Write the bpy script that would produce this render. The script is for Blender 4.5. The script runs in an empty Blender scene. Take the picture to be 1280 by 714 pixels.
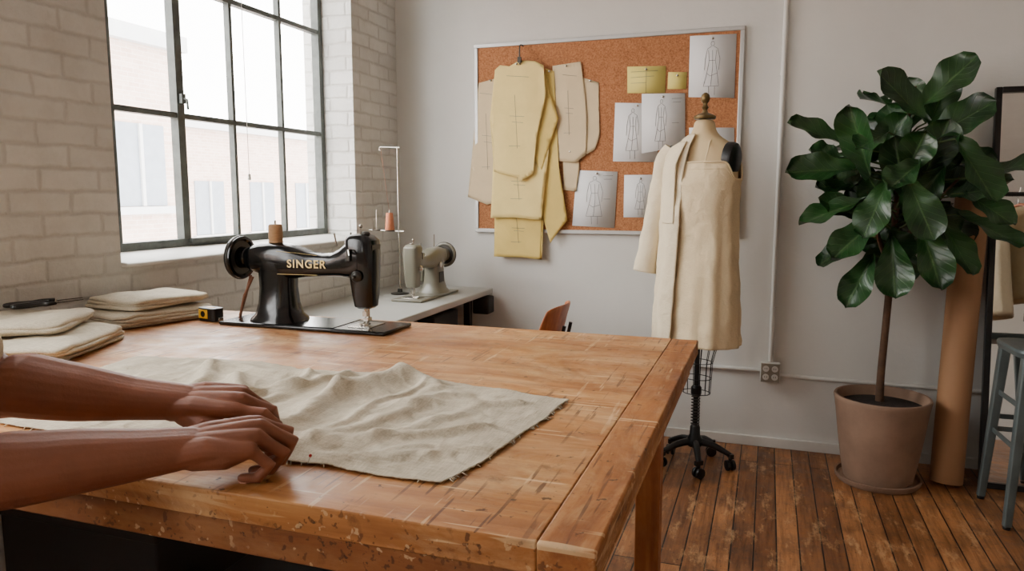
import bpy, bmesh, math, random
from mathutils import Vector, Matrix, Euler, noise
R=math.radians
random.seed(7)
def S(r,g,b):
    f=lambda c:((c/255)/12.92 if c/255<=.04045 else ((c/255+.055)/1.055)**2.4)
    return (f(r),f(g),f(b),1)
# ---------------------------------------------------------------- materials
def newmat(name):
    m=bpy.data.materials.new(name);m.use_nodes=True
    nt=m.node_tree;return m,nt,nt.nodes,nt.links,nt.nodes['Principled BSDF']
def coords(nt,scale=(1,1,1),rot=(0,0,0),kind='Object'):
    tc=nt.nodes.new('ShaderNodeTexCoord');mp=nt.nodes.new('ShaderNodeMapping')
    mp.inputs['Scale'].default_value=scale;mp.inputs['Rotation'].default_value=rot
    nt.links.new(tc.outputs[kind],mp.inputs[0]);return mp.outputs[0]
def noisen(nt,vec,scale,detail=4,rough=.5,dist=0):
    n=nt.nodes.new('ShaderNodeTexNoise');n.inputs['Scale'].default_value=scale
    n.inputs['Detail'].default_value=detail;n.inputs['Roughness'].default_value=rough
    n.inputs['Distortion'].default_value=dist
    nt.links.new(vec,n.inputs['Vector']);return n.outputs['Fac']
def ramp(nt,fac,stops):
    r=nt.nodes.new('ShaderNodeValToRGB');e=r.color_ramp.elements
    while len(e)<len(stops): e.new(.5)
    for i,(p,c) in enumerate(stops): e[i].position=p;e[i].color=c
    nt.links.new(fac,r.inputs[0]);return r.outputs[0]
def mix(nt,a,b,fac,mode='MIX'):
    m=nt.nodes.new('ShaderNodeMix');m.data_type='RGBA';m.blend_type=mode
    for s,k in ((a,6),(b,7)):
        if isinstance(s,tuple): m.inputs[k].default_value=s
        else: nt.links.new(s,m.inputs[k])
    if isinstance(fac,(int,float)): m.inputs[0].default_value=fac
    else: nt.links.new(fac,m.inputs[0])
    return m.outputs[2]
def bumpn(nt,bs,h,strength=.3,dist=.01,prev=None):
    b=nt.nodes.new('ShaderNodeBump');b.inputs['Strength'].default_value=strength
    b.inputs['Distance'].default_value=dist;nt.links.new(h,b.inputs['Height'])
    if prev: nt.links.new(prev,b.inputs['Normal'])
    nt.links.new(b.outputs[0],bs.inputs['Normal']);return b.outputs[0]
def sc(c,k): return (min(c[0]*k,1),min(c[1]*k,1),min(c[2]*k,1),1)
def G1(k): return (k,k,k,1)
def M(name,col,rough=.5,metal=0,var=.12,scale=6,bump=0,bscale=60,bdist=.003,coat=0,sub=0,sheen=0,stretch=(1,1,1)):
    m,nt,n,l,bs=newmat(name)
    v=coords(nt,stretch)
    f=noisen(nt,v,scale,5,.6)
    l.new(ramp(nt,f,[(.3,sc(col,1-var)),(.7,sc(col,1+var))]),bs.inputs['Base Color'])
    bs.inputs['Roughness'].default_value=rough;bs.inputs['Metallic'].default_value=metal
    if coat: bs.inputs['Coat Weight'].default_value=coat;bs.inputs['Coat Roughness'].default_value=.2
    if sub:
        bs.inputs['Subsurface Weight'].default_value=sub;bs.inputs['Subsurface Radius'].default_value=(.02,.008,.004)
        bs.inputs['Subsurface Scale'].default_value=.5
    if bump: bumpn(nt,bs,noisen(nt,v,bscale,6,.6),bump,bdist)
    return m
def cloth(name,col,var=.1,weave=380,bump=.4,wr=.32,lo=.76):
    m,nt,n,l,bs=newmat(name)
    v=coords(nt)
    a=noisen(nt,coords(nt,(1,.06,1)),weave,2,.6);b=noisen(nt,coords(nt,(.06,1,1)),weave,2,.6)
    ad=n.new('ShaderNodeMath');ad.operation='ADD';l.new(a,ad.inputs[0]);l.new(b,ad.inputs[1])
    big=ramp(nt,noisen(nt,v,7,4,.6),[(.3,sc(col,1-var)),(.7,sc(col,1+var*.6))])
    mp=n.new('ShaderNodeMapRange');l.new(ad.outputs[0],mp.inputs[0]);mp.inputs[1].default_value=.7;mp.inputs[2].default_value=1.3
    fine=ramp(nt,mp.outputs[0],[(.25,(lo,lo*.97,lo*.93,1)),(.75,(1,1,1,1))])
    l.new(mix(nt,big,fine,.8,'MULTIPLY'),bs.inputs['Base Color'])
    bs.inputs['Roughness'].default_value=.9;bs.inputs['Specular IOR Level'].default_value=.25
    p=bumpn(nt,bs,mp.outputs[0],bump,.0014)
    bumpn(nt,bs,noisen(nt,v,26,5,.6,.6),wr,.008,p)
    return m
def wood(name,dark,mid,light,axis='X',rough=.35,coat=.3,scratch=True,wornk=.35):
    m,nt,n,l,bs=newmat(name)
    st={'X':(.10,1,1),'Y':(1,.10,1),'Z':(1,1,.10)}[axis]
    v=coords(nt,st)
    g=noisen(nt,v,22,8,.65,.6)
    base=ramp(nt,g,[(.30,dark),(.5,mid),(.70,light)])
    blot=ramp(nt,noisen(nt,coords(nt),2.4,6,.65),[(.34,(.62,.53,.46,1)),(.58,(1,1,1,1))])
    col=mix(nt,base,blot,.8,'MULTIPLY')
    rr=ramp(nt,noisen(nt,coords(nt),9,6,.7),[(.35,G1(rough*.8)),(.65,G1(min(1,rough*1.6)))])
    if scratch:
        worn=ramp(nt,noisen(nt,coords(nt,tuple(.35+.65*q if q<1 else 1 for q in st)),6,8,.74,.8),[(.48,(0,0,0,1)),(.64,G1(wornk))])
        col=mix(nt,col,S(222,184,132),worn)
        gate=ramp(nt,noisen(nt,coords(nt),5,3,.6),[(.42,(0,0,0,1)),(.56,(1,1,1,1))])
        for sx_,rz,scl,thr,cc,am in (((1,.06,1),.45,75,.64,S(80,42,20),.75),((.06,1,1),-.32,68,.635,S(236,204,156),.6),((1,.06,1),-1.05,70,.645,S(74,38,18),.6),((1,.08,1),1.3,64,.65,S(236,204,156),.5)):
            s1=ramp(nt,noisen(nt,coords(nt,sx_,(0,0,rz)),scl,2,.5),[(thr,(0,0,0,1)),(thr+.03,G1(am))])
            col=mix(nt,col,cc,mix(nt,s1,gate,1.0,'MULTIPLY'))
        sp=noisen(nt,coords(nt),42,4,.65)
        col=mix(nt,col,S(44,24,12),ramp(nt,sp,[(.64,(0,0,0,1)),(.68,G1(.75))]))
        sp2=noisen(nt,coords(nt),15,6,.72)
        col=mix(nt,col,S(92,52,26),ramp(nt,sp2,[(.58,(0,0,0,1)),(.70,G1(.55))]))
    l.new(col,bs.inputs['Base Color']);l.new(rr,bs.inputs['Roughness'])
    bs.inputs['Coat Weight'].default_value=coat;bs.inputs['Coat Roughness'].default_value=.3
    bumpn(nt,bs,g,.15,.003)
    return m
def brickmat(name,c1,c2,mort,w=.215,h=.072,m_=.011,bump=.6,rough=.6,wob=.02):
    m,nt,n,l,bs=newmat(name)
    tc=n.new('ShaderNodeTexCoord');sx=n.new('ShaderNodeSeparateXYZ');l.new(tc.outputs['Object'],sx.inputs[0])
    ad=n.new('ShaderNodeMath');ad.operation='ADD';l.new(sx.outputs[0],ad.inputs[0]);l.new(sx.outputs[1],ad.inputs[1])
    cb=n.new('ShaderNodeCombineXYZ');l.new(ad.outputs[0],cb.inputs[0]);l.new(sx.outputs[2],cb.inputs[1])
    nz=n.new('ShaderNodeTexNoise');nz.inputs['Scale'].default_value=11;nz.inputs['Detail'].default_value=4;l.new(tc.outputs['Object'],nz.inputs['Vector'])
    vs=n.new('ShaderNodeVectorMath');vs.operation='SCALE';vs.inputs[3].default_value=wob;l.new(nz.outputs['Color'],vs.inputs[0])
    va=n.new('ShaderNodeVectorMath');l.new(cb.outputs[0],va.inputs[0]);l.new(vs.outputs[0],va.inputs[1])
    b=n.new('ShaderNodeTexBrick');l.new(va.outputs[0],b.inputs['Vector'])
    b.inputs['Color1'].default_value=c1;b.inputs['Color2'].default_value=c2;b.inputs['Mortar'].default_value=mort
    b.inputs['Scale'].default_value=1;b.inputs['Mortar Size'].default_value=m_;b.inputs['Mortar Smooth'].default_value=1
    b.inputs['Brick Width'].default_value=w;b.inputs['Row Height'].default_value=h
    v=coords(nt)
    dirt=ramp(nt,noisen(nt,v,4,8,.75),[(.32,(.80,.79,.77,1)),(.58,(1,1,1,1))])
    col=mix(nt,b.outputs['Color'],dirt,.8,'MULTIPLY')
    l.new(col,bs.inputs['Base Color']);bs.inputs['Roughness'].default_value=rough
    inv=n.new('ShaderNodeMath');inv.operation='SUBTRACT';inv.inputs[0].default_value=1;l.new(b.outputs['Fac'],inv.inputs[1])
    p=bumpn(nt,bs,inv.outputs[0],bump,.010)
    p=bumpn(nt,bs,noisen(nt,v,22,8,.75),.7,.012,p)
    return m
# ---------------------------------------------------------------- mesh builder
class MB:
    def __init__(s): s.V=[];s.F=[];s.MI=[];s.SM=[];s.mats=[]
    def add(s,V,F,mat,smooth=True,T=None):
        o=len(s.V)
        for v in V:
            v=Vector(v)
            if T is not None: v=T@v
            s.V.append(v)
        if mat not in s.mats: s.mats.append(mat)
        k=s.mats.index(mat)
        for f in F: s.F.append([i+o for i in f]);s.MI.append(k);s.SM.append(smooth)
        return s
    def box(s,size,loc,mat,rot=(0,0,0),T=None,taper=1):
        x,y,z=[a/2 for a in size];E=Euler(rot).to_matrix();L=Vector(loc)
        P=[]
        for dz in(-z,z):
            k=taper if dz<0 else 1
            for dx,dy in((-x,-y),(x,-y),(x,y),(-x,y)): P.append(E@Vector((dx*k,dy*k,dz))+L)
        return s.add(P,[(3,2,1,0),(4,5,6,7),(0,1,5,4),(1,2,6,5),(2,3,7,6),(3,0,4,7)],mat,False,T)
    def tube(s,pts,r,mat,n=12,path=0,rnd=False,T=None,cap=True,flat=None):
        P=[Vector(p) for p in pts];rr=list(r) if isinstance(r,(list,tuple)) else [r]*len(P)
        if path:
            Q=[];q=[]
            for i in range(len(P)-1):
                a=P[max(i-1,0)];b=P[i];c=P[i+1];d=P[min(i+2,len(P)-1)]
                for k in range(path):
                    t=k/path
                    Q.append(.5*((2*b)+(c-a)*t+(2*a-5*b+4*c-d)*t*t+(3*b-a-3*c+d)*t**3));q.append(rr[i]*(1-t)+rr[i+1]*t)
            Q.append(P[-1]);q.append(rr[-1]);P,rr=Q,q
        if rnd:
            d0=(P[0]-P[1]).normalized();d1=(P[-1]-P[-2]).normalized()
            A=[(P[0]+d0*rr[0]*math.sin(R(a)),rr[0]*math.cos(R(a))) for a in(80,55,28)]
            B=[(P[-1]+d1*rr[-1]*math.sin(R(a)),rr[-1]*math.cos(R(a))) for a in(28,55,80)]
            P=[a[0] for a in A]+P+[b[0] for b in B];rr=[a[1] for a in A]+rr+[b[1] for b in B]
        t=(P[1]-P[0]).normalized();u=t.orthogonal().normalized()
        VV=[];m=len(P)
        for i in range(m):
            tn=(P[min(i+1,m-1)]-P[max(i-1,0)])
            tn=tn.normalized() if tn.length>1e-9 else t
            u=(u-tn*u.dot(tn));u=u.normalized() if u.length>1e-6 else tn.orthogonal().normalized()
            w=tn.cross(u);t=tn
            for k in range(n):
                a=2*math.pi*k/n
                VV.append(P[i]+u*math.cos(a)*rr[i]+w*math.sin(a)*rr[i])
        FF=[(i*n+k,i*n+(k+1)%n,(i+1)*n+(k+1)%n,(i+1)*n+k) for i in range(m-1) for k in range(n)]
        if cap: FF+= [tuple(range(n-1,-1,-1)),tuple((m-1)*n+k for k in range(n))]
        return s.add(VV,FF,mat,True,T)
    def lathe(s,prof,loc,mat,n=32,sx=1,sy=1,T=None,axis='Z',cap=True):
        L=Vector(loc);VV=[]
        for r,z in prof:
            for k in range(n):
                a=2*math.pi*k/n;x,y=r*math.cos(a)*sx,r*math.sin(a)*sy
                VV.append(L+(Vector((x,y,z)) if axis=='Z' else Vector((z,x,y)) if axis=='X' else Vector((y,z,x))))
        m=len(prof)
        FF=[(i*n+k,i*n+(k+1)%n,(i+1)*n+(k+1)%n,(i+1)*n+k) for i in range(m-1) for k in range(n)]
        if cap: FF+=[tuple(range(n-1,-1,-1)),tuple((m-1)*n+k for k in range(n))]
        return s.add(VV,FF,mat,True,T)
    def ball(s,c,r,mat,sx=1,sy=1,sz=1,n=16,T=None):
        m=n//2
        return s.lathe([(max(r*math.sin(math.pi*i/m),1e-4),-r*math.cos(math.pi*i/m)*sz) for i in range(m+1)],c,mat,n,sx,sy,T)
    def loft(s,rings,mat,cap=True,closed=True,T=None):
        n=len(rings[0]);VV=[p for r in rings for p in r];m=len(rings)
        kk=n if closed else n-1
        FF=[(i*n+k,i*n+(k+1)%n,(i+1)*n+(k+1)%n,(i+1)*n+k) for i in range(m-1) for k in range(kk)]
        if cap and closed: FF+=[tuple(range(n-1,-1,-1)),tuple((m-1)*n+k for k in range(n))]
        return s.add(VV,FF,mat,True,T)
    def grid(s,fn,nu,nv,mat,T=None):
        VV=[fn(i/nu,j/nv) for j in range(nv+1) for i in range(nu+1)]
        FF=[(j*(nu+1)+i,j*(nu+1)+i+1,(j+1)*(nu+1)+i+1,(j+1)*(nu+1)+i) for j in range(nv) for i in range(nu)]
        return s.add(VV,FF,mat,True,T)
    def obj(s,name,parent=None,bevel=0,sub=0,solid=0,remesh=0,smooth=0,sharp=38,seg=2,fix=True):
        me=bpy.data.meshes.new(name);me.from_pydata([tuple(v) for v in s.V],[],s.F);me.update()
        for m in s.mats: me.materials.append(m)
        me.polygons.foreach_set('material_index',s.MI);me.polygons.foreach_set('use_smooth',s.SM)
        if fix:
            bm=bmesh.new();bm.from_mesh(me);bmesh.ops.recalc_face_normals(bm,faces=bm.faces);bm.to_mesh(me);bm.free()
        try:
            if sharp: me.set_sharp_from_angle(angle=R(sharp))
        except Exception: pass
        ob=bpy.data.objects.new(name,me);bpy.context.collection.objects.link(ob)
        if parent: ob.parent=parent
        if solid:
            m=ob.modifiers.new('s','SOLIDIFY');m.thickness=solid;m.offset=0
        if bevel:
            m=ob.modifiers.new('b','BEVEL');m.width=bevel;m.segments=seg;m.limit_method='ANGLE';m.angle_limit=R(40)
        if sub:
            m=ob.modifiers.new('ss','SUBSURF');m.levels=sub;m.render_levels=sub
        if remesh:
            m=ob.modifiers.new('r','REMESH');m.mode='VOXEL';m.voxel_size=remesh;m.use_smooth_shade=True
            if smooth:
                m=ob.modifiers.new('sm','SMOOTH');m.iterations=smooth;m.factor=.5
        return ob
def empty(name,loc=(0,0,0),rz=0,sc_=1):
    e=bpy.data.objects.new(name,None);bpy.context.collection.objects.link(e)
    e.location=loc;e.rotation_euler=(0,0,rz);e.scale=(sc_,)*3;e.empty_display_size=.1;return e
def srect(cx,cy,hx,hy,z,n=24,p=4,plane='XY'):
    o=[]
    for k in range(n):
        a=2*math.pi*k/n;c,s_=math.cos(a),math.sin(a)
        x=cx+hx*math.copysign(abs(c)**(2/p),c);y=cy+hy*math.copysign(abs(s_)**(2/p),s_)
        o.append(Vector((x,y,z)) if plane=='XY' else Vector((z,x,y)))
    return o
# colours
m_wall=M('painted_plaster',S(216,215,210),.75,var=.05,scale=1.6,bump=.35,bscale=14,bdist=.007)
m_brick=brickmat('white_painted_brick',S(218,217,212),S(228,227,222),S(208,206,200),bump=.5)
m_ceil=M('ceiling_paint',S(218,216,211),.8,var=.03)
m_trim=M('white_trim',S(212,210,204),.5,var=.07,bump=.25,bscale=30)
m_steel=M('window_steel',S(80,86,82),.5,var=.3,scale=20,bump=.3,bscale=60)
m_black=M('black_iron',S(14,14,15),.38,var=.3)
m_enam=M('black_enamel',S(7,8,10),.17,var=.2)
m_chrome=M('nickel',S(190,186,178),.25,1,var=.08)
m_dkmetal=M('dark_metal',S(70,68,64),.4,.8,var=.15)
m_gold=M('gold_decal',S(228,200,130),.4,.3,var=.1)
m_alu=M('aluminium',S(200,200,198),.4,.5,var=.05)
m_paper=M('white_paper',S(230,230,230),.8,var=.03,scale=5)
m_pencil=M('pencil',S(110,110,114),.8,var=.2)
m_pyel=M('yellow_pattern_paper',S(236,212,138),.75,var=.05,scale=9,bump=.25,bscale=12,bdist=.01)
m_pyel2=M('yellow_pattern_paper_b',S(222,194,110),.75,var=.06,scale=9,bump=.25,bscale=12,bdist=.01)
m_pbei=M('beige_pattern_paper',S(218,198,160),.8,var=.05,scale=9,bump=.2,bscale=12,bdist=.01)
m_note=M('yellow_note',S(230,214,120),.8,var=.04)
m_linen=cloth('linen',S(208,197,175))
m_linen2=cloth('linen_b',S(216,206,184))
m_dress=cloth('cream_cotton',S(232,212,174),weave=700,bump=.15,var=.05,wr=.6,lo=.86)
m_coat=cloth('cream_coat',S(238,223,192),weave=700,bump=.15,var=.05,wr=.6,lo=.88)
m_form=M('form_jersey',S(206,182,140),.8,var=.06,bump=.1,bscale=300,bdist=.001)
m_tbl=wood('table_wood',S(146,88,42),S(182,120,62),S(206,150,90),'X',.44,.05,wornk=.5)
m_tbl2=wood('table_edge_wood',S(132,76,34),S(168,106,52),S(192,132,74),'Y',.47,.04,wornk=.4)
m_apr=wood('table_apron_wood',S(100,56,26),S(136,80,38),S(158,100,52),'X',.5,.05,wornk=.12)
m_leg=wood('table_leg_wood',S(130,72,36),S(166,98,52),S(188,120,66),'Z',.5,.05,False)
m_desk=M('grey_laminate',S(172,172,166),.35,var=.06,scale=3)
m_grey=M('grey_enamel',S(118,115,100),.35,var=.1,coat=.2)
m_ply=wood('orange_plywood',S(160,84,40),S(190,104,52),S(206,124,68),'Z',.35,.3,False)
m_terra=M('clay_pot',S(142,114,94),.8,var=.18,scale=7,bump=.35,bscale=40,bdist=.003)
m_soil=M('soil',S(42,30,22),.95,var=.4,scale=40,bump=1,bscale=60,bdist=.02)
m_bark=M('bark',S(82,58,40),.85,var=.3,scale=30,bump=.6,bscale=60,bdist=.004)
m_petiole=M('petiole',S(70,88,44),.6,var=.2)
m_kraft=M('kraft_paper',S(164,122,86),.7,var=.07,scale=4,bump=.1,bscale=20)
m_stool=M('stool_metal',S(92,102,102),.4,.35,var=.12,scale=12)
m_skin=M('skin',S(136,80,54),.58,var=.12,scale=16,bump=.4,bscale=170,bdist=.0014,sub=.06)
m_nail=M('nail',S(176,120,96),.35,var=.05)
m_shirt=cloth('beige_shirt',S(204,184,150))
m_trou=cloth('dark_trousers',S(50,52,60))
m_hair=M('dark_hair',S(30,20,15),.5,var=.3,scale=60)
m_thread=M('thread',S(196,120,84),.7,var=.12,scale=80)
m_spoolw=M('brown_thread',S(176,136,96),.7,var=.15,scale=60,stretch=(1,1,6))
m_dark=M('dark_box',S(34,30,28),.7,var=.2)
m_ytape=M('yellow_plastic',S(230,176,34),.35,var=.05)
m_white=M('white_ceramic',S(236,236,232),.3,var=.02)
m_eye=M('iris',S(50,30,18),.2)
m_red=M('red_plastic',S(190,30,26),.3)
def cork():
    m,nt,n,l,bs=newmat('cork')
    v=coords(nt)
    a=noisen(nt,v,120,4,.8);b=noisen(nt,v,18,4,.6)
    c=ramp(nt,a,[(.32,S(124,80,50)),(.5,S(176,116,74)),(.68,S(198,142,98))])
    c=mix(nt,c,ramp(nt,b,[(.3,(.88,.85,.82,1)),(.7,(1,1,1,1))]),.6,'MULTIPLY')
    l.new(c,bs.inputs['Base Color']);bs.inputs['Roughness'].default_value=.9
    bumpn(nt,bs,a,.4,.002);return m
m_cork=cork()
def floorm():
    m,nt,n,l,bs=newmat('old_floorboards')
    v=coords(nt,(1,1,1),(0,0,R(90)))
    b=n.new('ShaderNodeTexBrick');l.new(v,b.inputs['Vector'])
    b.offset=.37;b.inputs['Scale'].default_value=1;b.inputs['Brick Width'].default_value=1.9;b.inputs['Row Height'].default_value=.083
    b.inputs['Mortar Size'].default_value=.003;b.inputs['Mortar Smooth'].default_value=.3
    b.inputs['Color1'].default_value=S(124,78,44);b.inputs['Color2'].default_value=S(184,126,78);b.inputs['Mortar'].default_value=S(26,15,9)
    g=noisen(nt,coords(nt,(1,.07,1)),45,7,.7,.4)
    c=mix(nt,b.outputs['Color'],ramp(nt,g,[(.34,(.42,.36,.31,1)),(.56,(1,1,1,1))]),.85,'MULTIPLY')
    c=mix(nt,c,ramp(nt,noisen(nt,coords(nt),3,8,.78),[(.36,(.34,.30,.27,1)),(.56,(1,1,1,1))]),.85,'MULTIPLY')
    c=mix(nt,c,S(202,158,110),ramp(nt,noisen(nt,coords(nt,(1,.3,1)),14,6,.75),[(.54,(0,0,0,1)),(.66,(.6,.6,.6,1))]))
    c=mix(nt,c,(.02,.012,.008,1),ramp(nt,noisen(nt,coords(nt),50,4,.75),[(.61,(0,0,0,1)),(.68,(.85,.85,.85,1))]))
    l.new(c,bs.inputs['Base Color'])
    l.new(ramp(nt,noisen(nt,coords(nt),6,6,.7),[(.3,(.30,)*3+(1,)),(.7,(.6,)*3+(1,))]),bs.inputs['Roughness'])
    inv=n.new('ShaderNodeMath');inv.operation='SUBTRACT';inv.inputs[0].default_value=1;l.new(b.outputs['Fac'],inv.inputs[1])
    p=bumpn(nt,bs,inv.outputs[0],.7,.004);bumpn(nt,bs,g,.25,.003,p)
    return m
m_floor=floorm()
def leafm():
    m,nt,n,l,bs=newmat('fiddle_leaf')
    uvn=n.new('ShaderNodeUVMap');sx=n.new('ShaderNodeSeparateXYZ');l.new(uvn.outputs[0],sx.inputs[0])
    ab=n.new('ShaderNodeMath');ab.operation='SUBTRACT';l.new(sx.outputs[0],ab.inputs[0]);ab.inputs[1].default_value=.5
    a2=n.new('ShaderNodeMath');a2.operation='ABSOLUTE';l.new(ab.outputs[0],a2.inputs[0])
    mid=ramp(nt,a2.outputs[0],[(.010,(1,1,1,1)),(.03,(0,0,0,1))])
    m1=n.new('ShaderNodeMath');m1.operation='MULTIPLY_ADD';l.new(a2.outputs[0],m1.inputs[0]);m1.inputs[1].default_value=-.55;l.new(sx.outputs[1],m1.inputs[2])
    m2=n.new('ShaderNodeMath');m2.operation='MULTIPLY';l.new(m1.outputs[0],m2.inputs[0]);m2.inputs[1].default_value=8
    fr=n.new('ShaderNodeMath');fr.operation='PINGPONG';l.new(m2.outputs[0],fr.inputs[0]);fr.inputs[1].default_value=.5
    vein=ramp(nt,fr.outputs[0],[(.02,(1,1,1,1)),(.09,(0,0,0,1))])
    v=coords(nt)
    base=ramp(nt,noisen(nt,v,5,3,.5),[(.32,S(14,38,18)),(.7,S(38,82,34))])
    c=mix(nt,base,S(84,118,62),mix(nt,mid,vein,.35))
    c2=mix(nt,base,c,.6)
    l.new(c2,bs.inputs['Base Color']);bs.inputs['Roughness'].default_value=.34
    bumpn(nt,bs,mix(nt,mid,vein,.5),.4,.003)
    return m
m_leaf=leafm()
def glassm():
    m=bpy.data.materials.new('window_glass');m.use_nodes=True;nt=m.node_tree;n=nt.nodes;l=nt.links
    n.remove(n['Principled BSDF']);o=n['Material Output']
    t=n.new('ShaderNodeBsdfTransparent');g=n.new('ShaderNodeBsdfGlossy');g.inputs['Roughness'].default_value=.02
    f=noisen(nt,coords(nt),4,4,.6)
    r=n.new('ShaderNodeMapRange');l.new(f,r.inputs[0]);r.inputs[3].default_value=.03;r.inputs[4].default_value=.07
    x=n.new('ShaderNodeMixShader');l.new(r.outputs[0],x.inputs[0]);l.new(t.outputs[0],x.inputs[1]);l.new(g.outputs[0],x.inputs[2]);l.new(x.outputs[0],o.inputs[0])
    return m
m_glass=glassm()
m_mirror=M('mirror_silver',(.86,.88,.88,1),.02,1,var=.01)
m_ext=brickmat('exterior_brick',S(196,166,152),S(208,182,168),S(214,198,188),rough=.9,bump=.2)
m_ext2=M('exterior_concrete',S(190,190,190),.9,var=.05)
m_extw=M('exterior_window',S(132,138,146),.4,var=.1)
# ---------------------------------------------------------------- ROOM
XL,XR,YF,YB,ZC=-2.14,3.2,-2.6,4.06,3.45
b=MB();b.box((XR-XL+.5,YB-YF+.5,.1),((XL+XR)/2,(YB+YF)/2,-.05),m_floor);b.obj('floor')
b=MB();b.box((XR-XL+.5,YB-YF+.5,.1),((XL+XR)/2,(YB+YF)/2,ZC+.05),m_ceil);b.obj('ceiling')
b=MB();b.box((XR-XL+.5,.25,ZC),((XL+XR)/2,YB+.125,ZC/2),m_wall);b.obj('wall_back')
b=MB();b.box((.25,YB-YF,ZC),(XR+.125,(YB+YF)/2,ZC/2),m_wall);b.obj('wall_right')
b=MB();b.box((XR-XL+.5,.25,ZC),((XL+XR)/2,YF-.125,ZC/2),m_wall);b.obj('wall_front')
zb,zt=1.09,2.76;T_=.30
wins=[(1.985,3.56),(-.35,1.225),(-2.3,-.95)]  # first is in view; the other two are unseen, added for light on the arms
b=MB()
b.box((T_,YB-YF,zb),(XL-T_/2,(YB+YF)/2,zb/2),m_brick)
b.box((T_,YB-YF,ZC-zt),(XL-T_/2,(YB+YF)/2,(zt+ZC)/2),m_brick)
ys=sorted([YF,YB]+[y for w in wins for y in w])
for i in range(0,len(ys),2):
    b.box((T_,ys[i+1]-ys[i],zt-zb),(XL-T_/2,(ys[i]+ys[i+1])/2,(zt+zb)/2),m_brick)
b.obj('wall_left')
for wi,(y0,y1) in enumerate(wins):
    e=empty('window_%d'%(wi+1))
    b=MB();gx=-2.345
    z0=1.125
    b.box((.045,.035,zt-z0),(gx,y1-.0175,(zt+z0)/2),m_steel);b.box((.045,.035,zt-z0),(gx,y0+.0175,(zt+z0)/2),m_steel)
    b.box((.045,y1-y0-.07,.035),(gx,(y0+y1)/2,z0+.0175),m_steel);b.box((.045,y1-y0-.07,.035),(gx,(y0+y1)/2,zt-.0175),m_steel)
    vb=[2.165,2.505,2.838,3.20] if wi==0 else [y0+(y1-y0)*k/4 for k in(1,2,3)]
    for k,y in enumerate(vb):
        th=.040 if k==1 else .018
        b.box((.04 if th>.03 else .03,th,zt-z0-.07),(gx+.002,y,(zt+z0)/2),m_steel)
    for z in(1.672,2.21):
        b.box((.034,y1-y0-.07,.022),(gx,(y0+y1)/2,z),m_steel)
    if wi==0:
        for z in(1.74,):
            b.box((.02,.022,.04),(gx+.03,2.505,z),m_steel);b.tube([(gx+.04,2.505,z),(gx+.055,2.505,z-.005),(gx+.058,2.505,z-.045)],.005,m_steel,8)
        b.box((.02,.34,.022),(gx+.03,2.68,1.15),m_steel)
        b.tube([(gx+.03,2.90,2.74),(gx+.032,2.90,2.2),(gx+.03,2.905,1.44)],.0018,m_trim,6)
        b.lathe([(.001,0),(.008,.004),(.006,.03),(.001,.034)],(gx+.03,2.905,1.41),m_trim,10)
    b.obj('window_frame',e,bevel=.003)
    b=MB();b.box((.004,y1-y0-.07,zt-z0-.07),(gx-.012,(y0+y1)/2,(zt+z0)/2),m_glass);b.obj('window_pane',e)
    b=MB();nn=XL+.03
    P=[(gx-.09,y0,zb-.0),(nn,y0,zb-.0),(nn,y0,zb+.012),(nn-.01,y0,zb+.018),(gx+.01,y0,z0+.004),(gx-.09,y0,z0+.004)]
    Q=[(x,y1,z) for x,y,z in P];k=len(P)
    b.add(P+Q,[tuple(range(k)),tuple(range(2*k-1,k-1,-1))]+[(i,(i+1)%k,(i+1)%k+k,i+k) for i in range(k)],m_trim,False)
    b.obj('window_sill',e,bevel=.004)
b=MB();b.box((XR-XL,.018,.055),((XL+XR)/2,YB-.009,.0275),m_trim);b.obj('baseboard_back',bevel=.004)
b=MB();b.box((.018,YB-YF-.02,.055),(XL+.009,(YB+YF)/2-.01,.0275),m_trim);b.obj('baseboard_left',bevel=.004)
# conduit
e=empty('electrical_conduit')
b=MB();px=.045
b.tube([(px,YB-.017,ZC-.002),(px,YB-.017,.47)],.0125,m_wall,12)
b.tube([(XL+.01,YB-.014,.425),(px-.035,YB-.014,.418)],.011,m_wall,10)
b.tube([(px+.035,YB-.014,.40),(.25,YB-.014,.395),(3.18,YB-.014,.39)],.011,m_wall,10)
for z in(2.9,1.95,.75): b.box((.05,.008,.018),(px,YB-.006,z),m_wall);b.lathe([(.015,-.009),(.015,.009)],(px,YB-.017,z),m_wall,14)
b.obj('pipe_run',e)
b=MB();b.box((.10,.045,.105),(px,YB-.0235,.415),m_trim);b.obj('junction_box',e,bevel=.006)
b=MB()
m_out=M('outlet_plate',S(150,144,130),.45,.3)
b.box((.092,.006,.098),(px,YB-.049,.415),m_out)
for dx in(-.022,.022):
    for dz in(-.022,.022):
        b.lathe([(.016,0),(.016,.006)],(px+dx,YB-.058,.415+dz),m_trim,16,axis='Y')
        for q in(-.005,.005): b.box((.0025,.003,.008),(px+dx+q,YB-.0595,.415+dz+.002),m_black)
b.obj('outlet_plate',e,bevel=.002)
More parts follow.
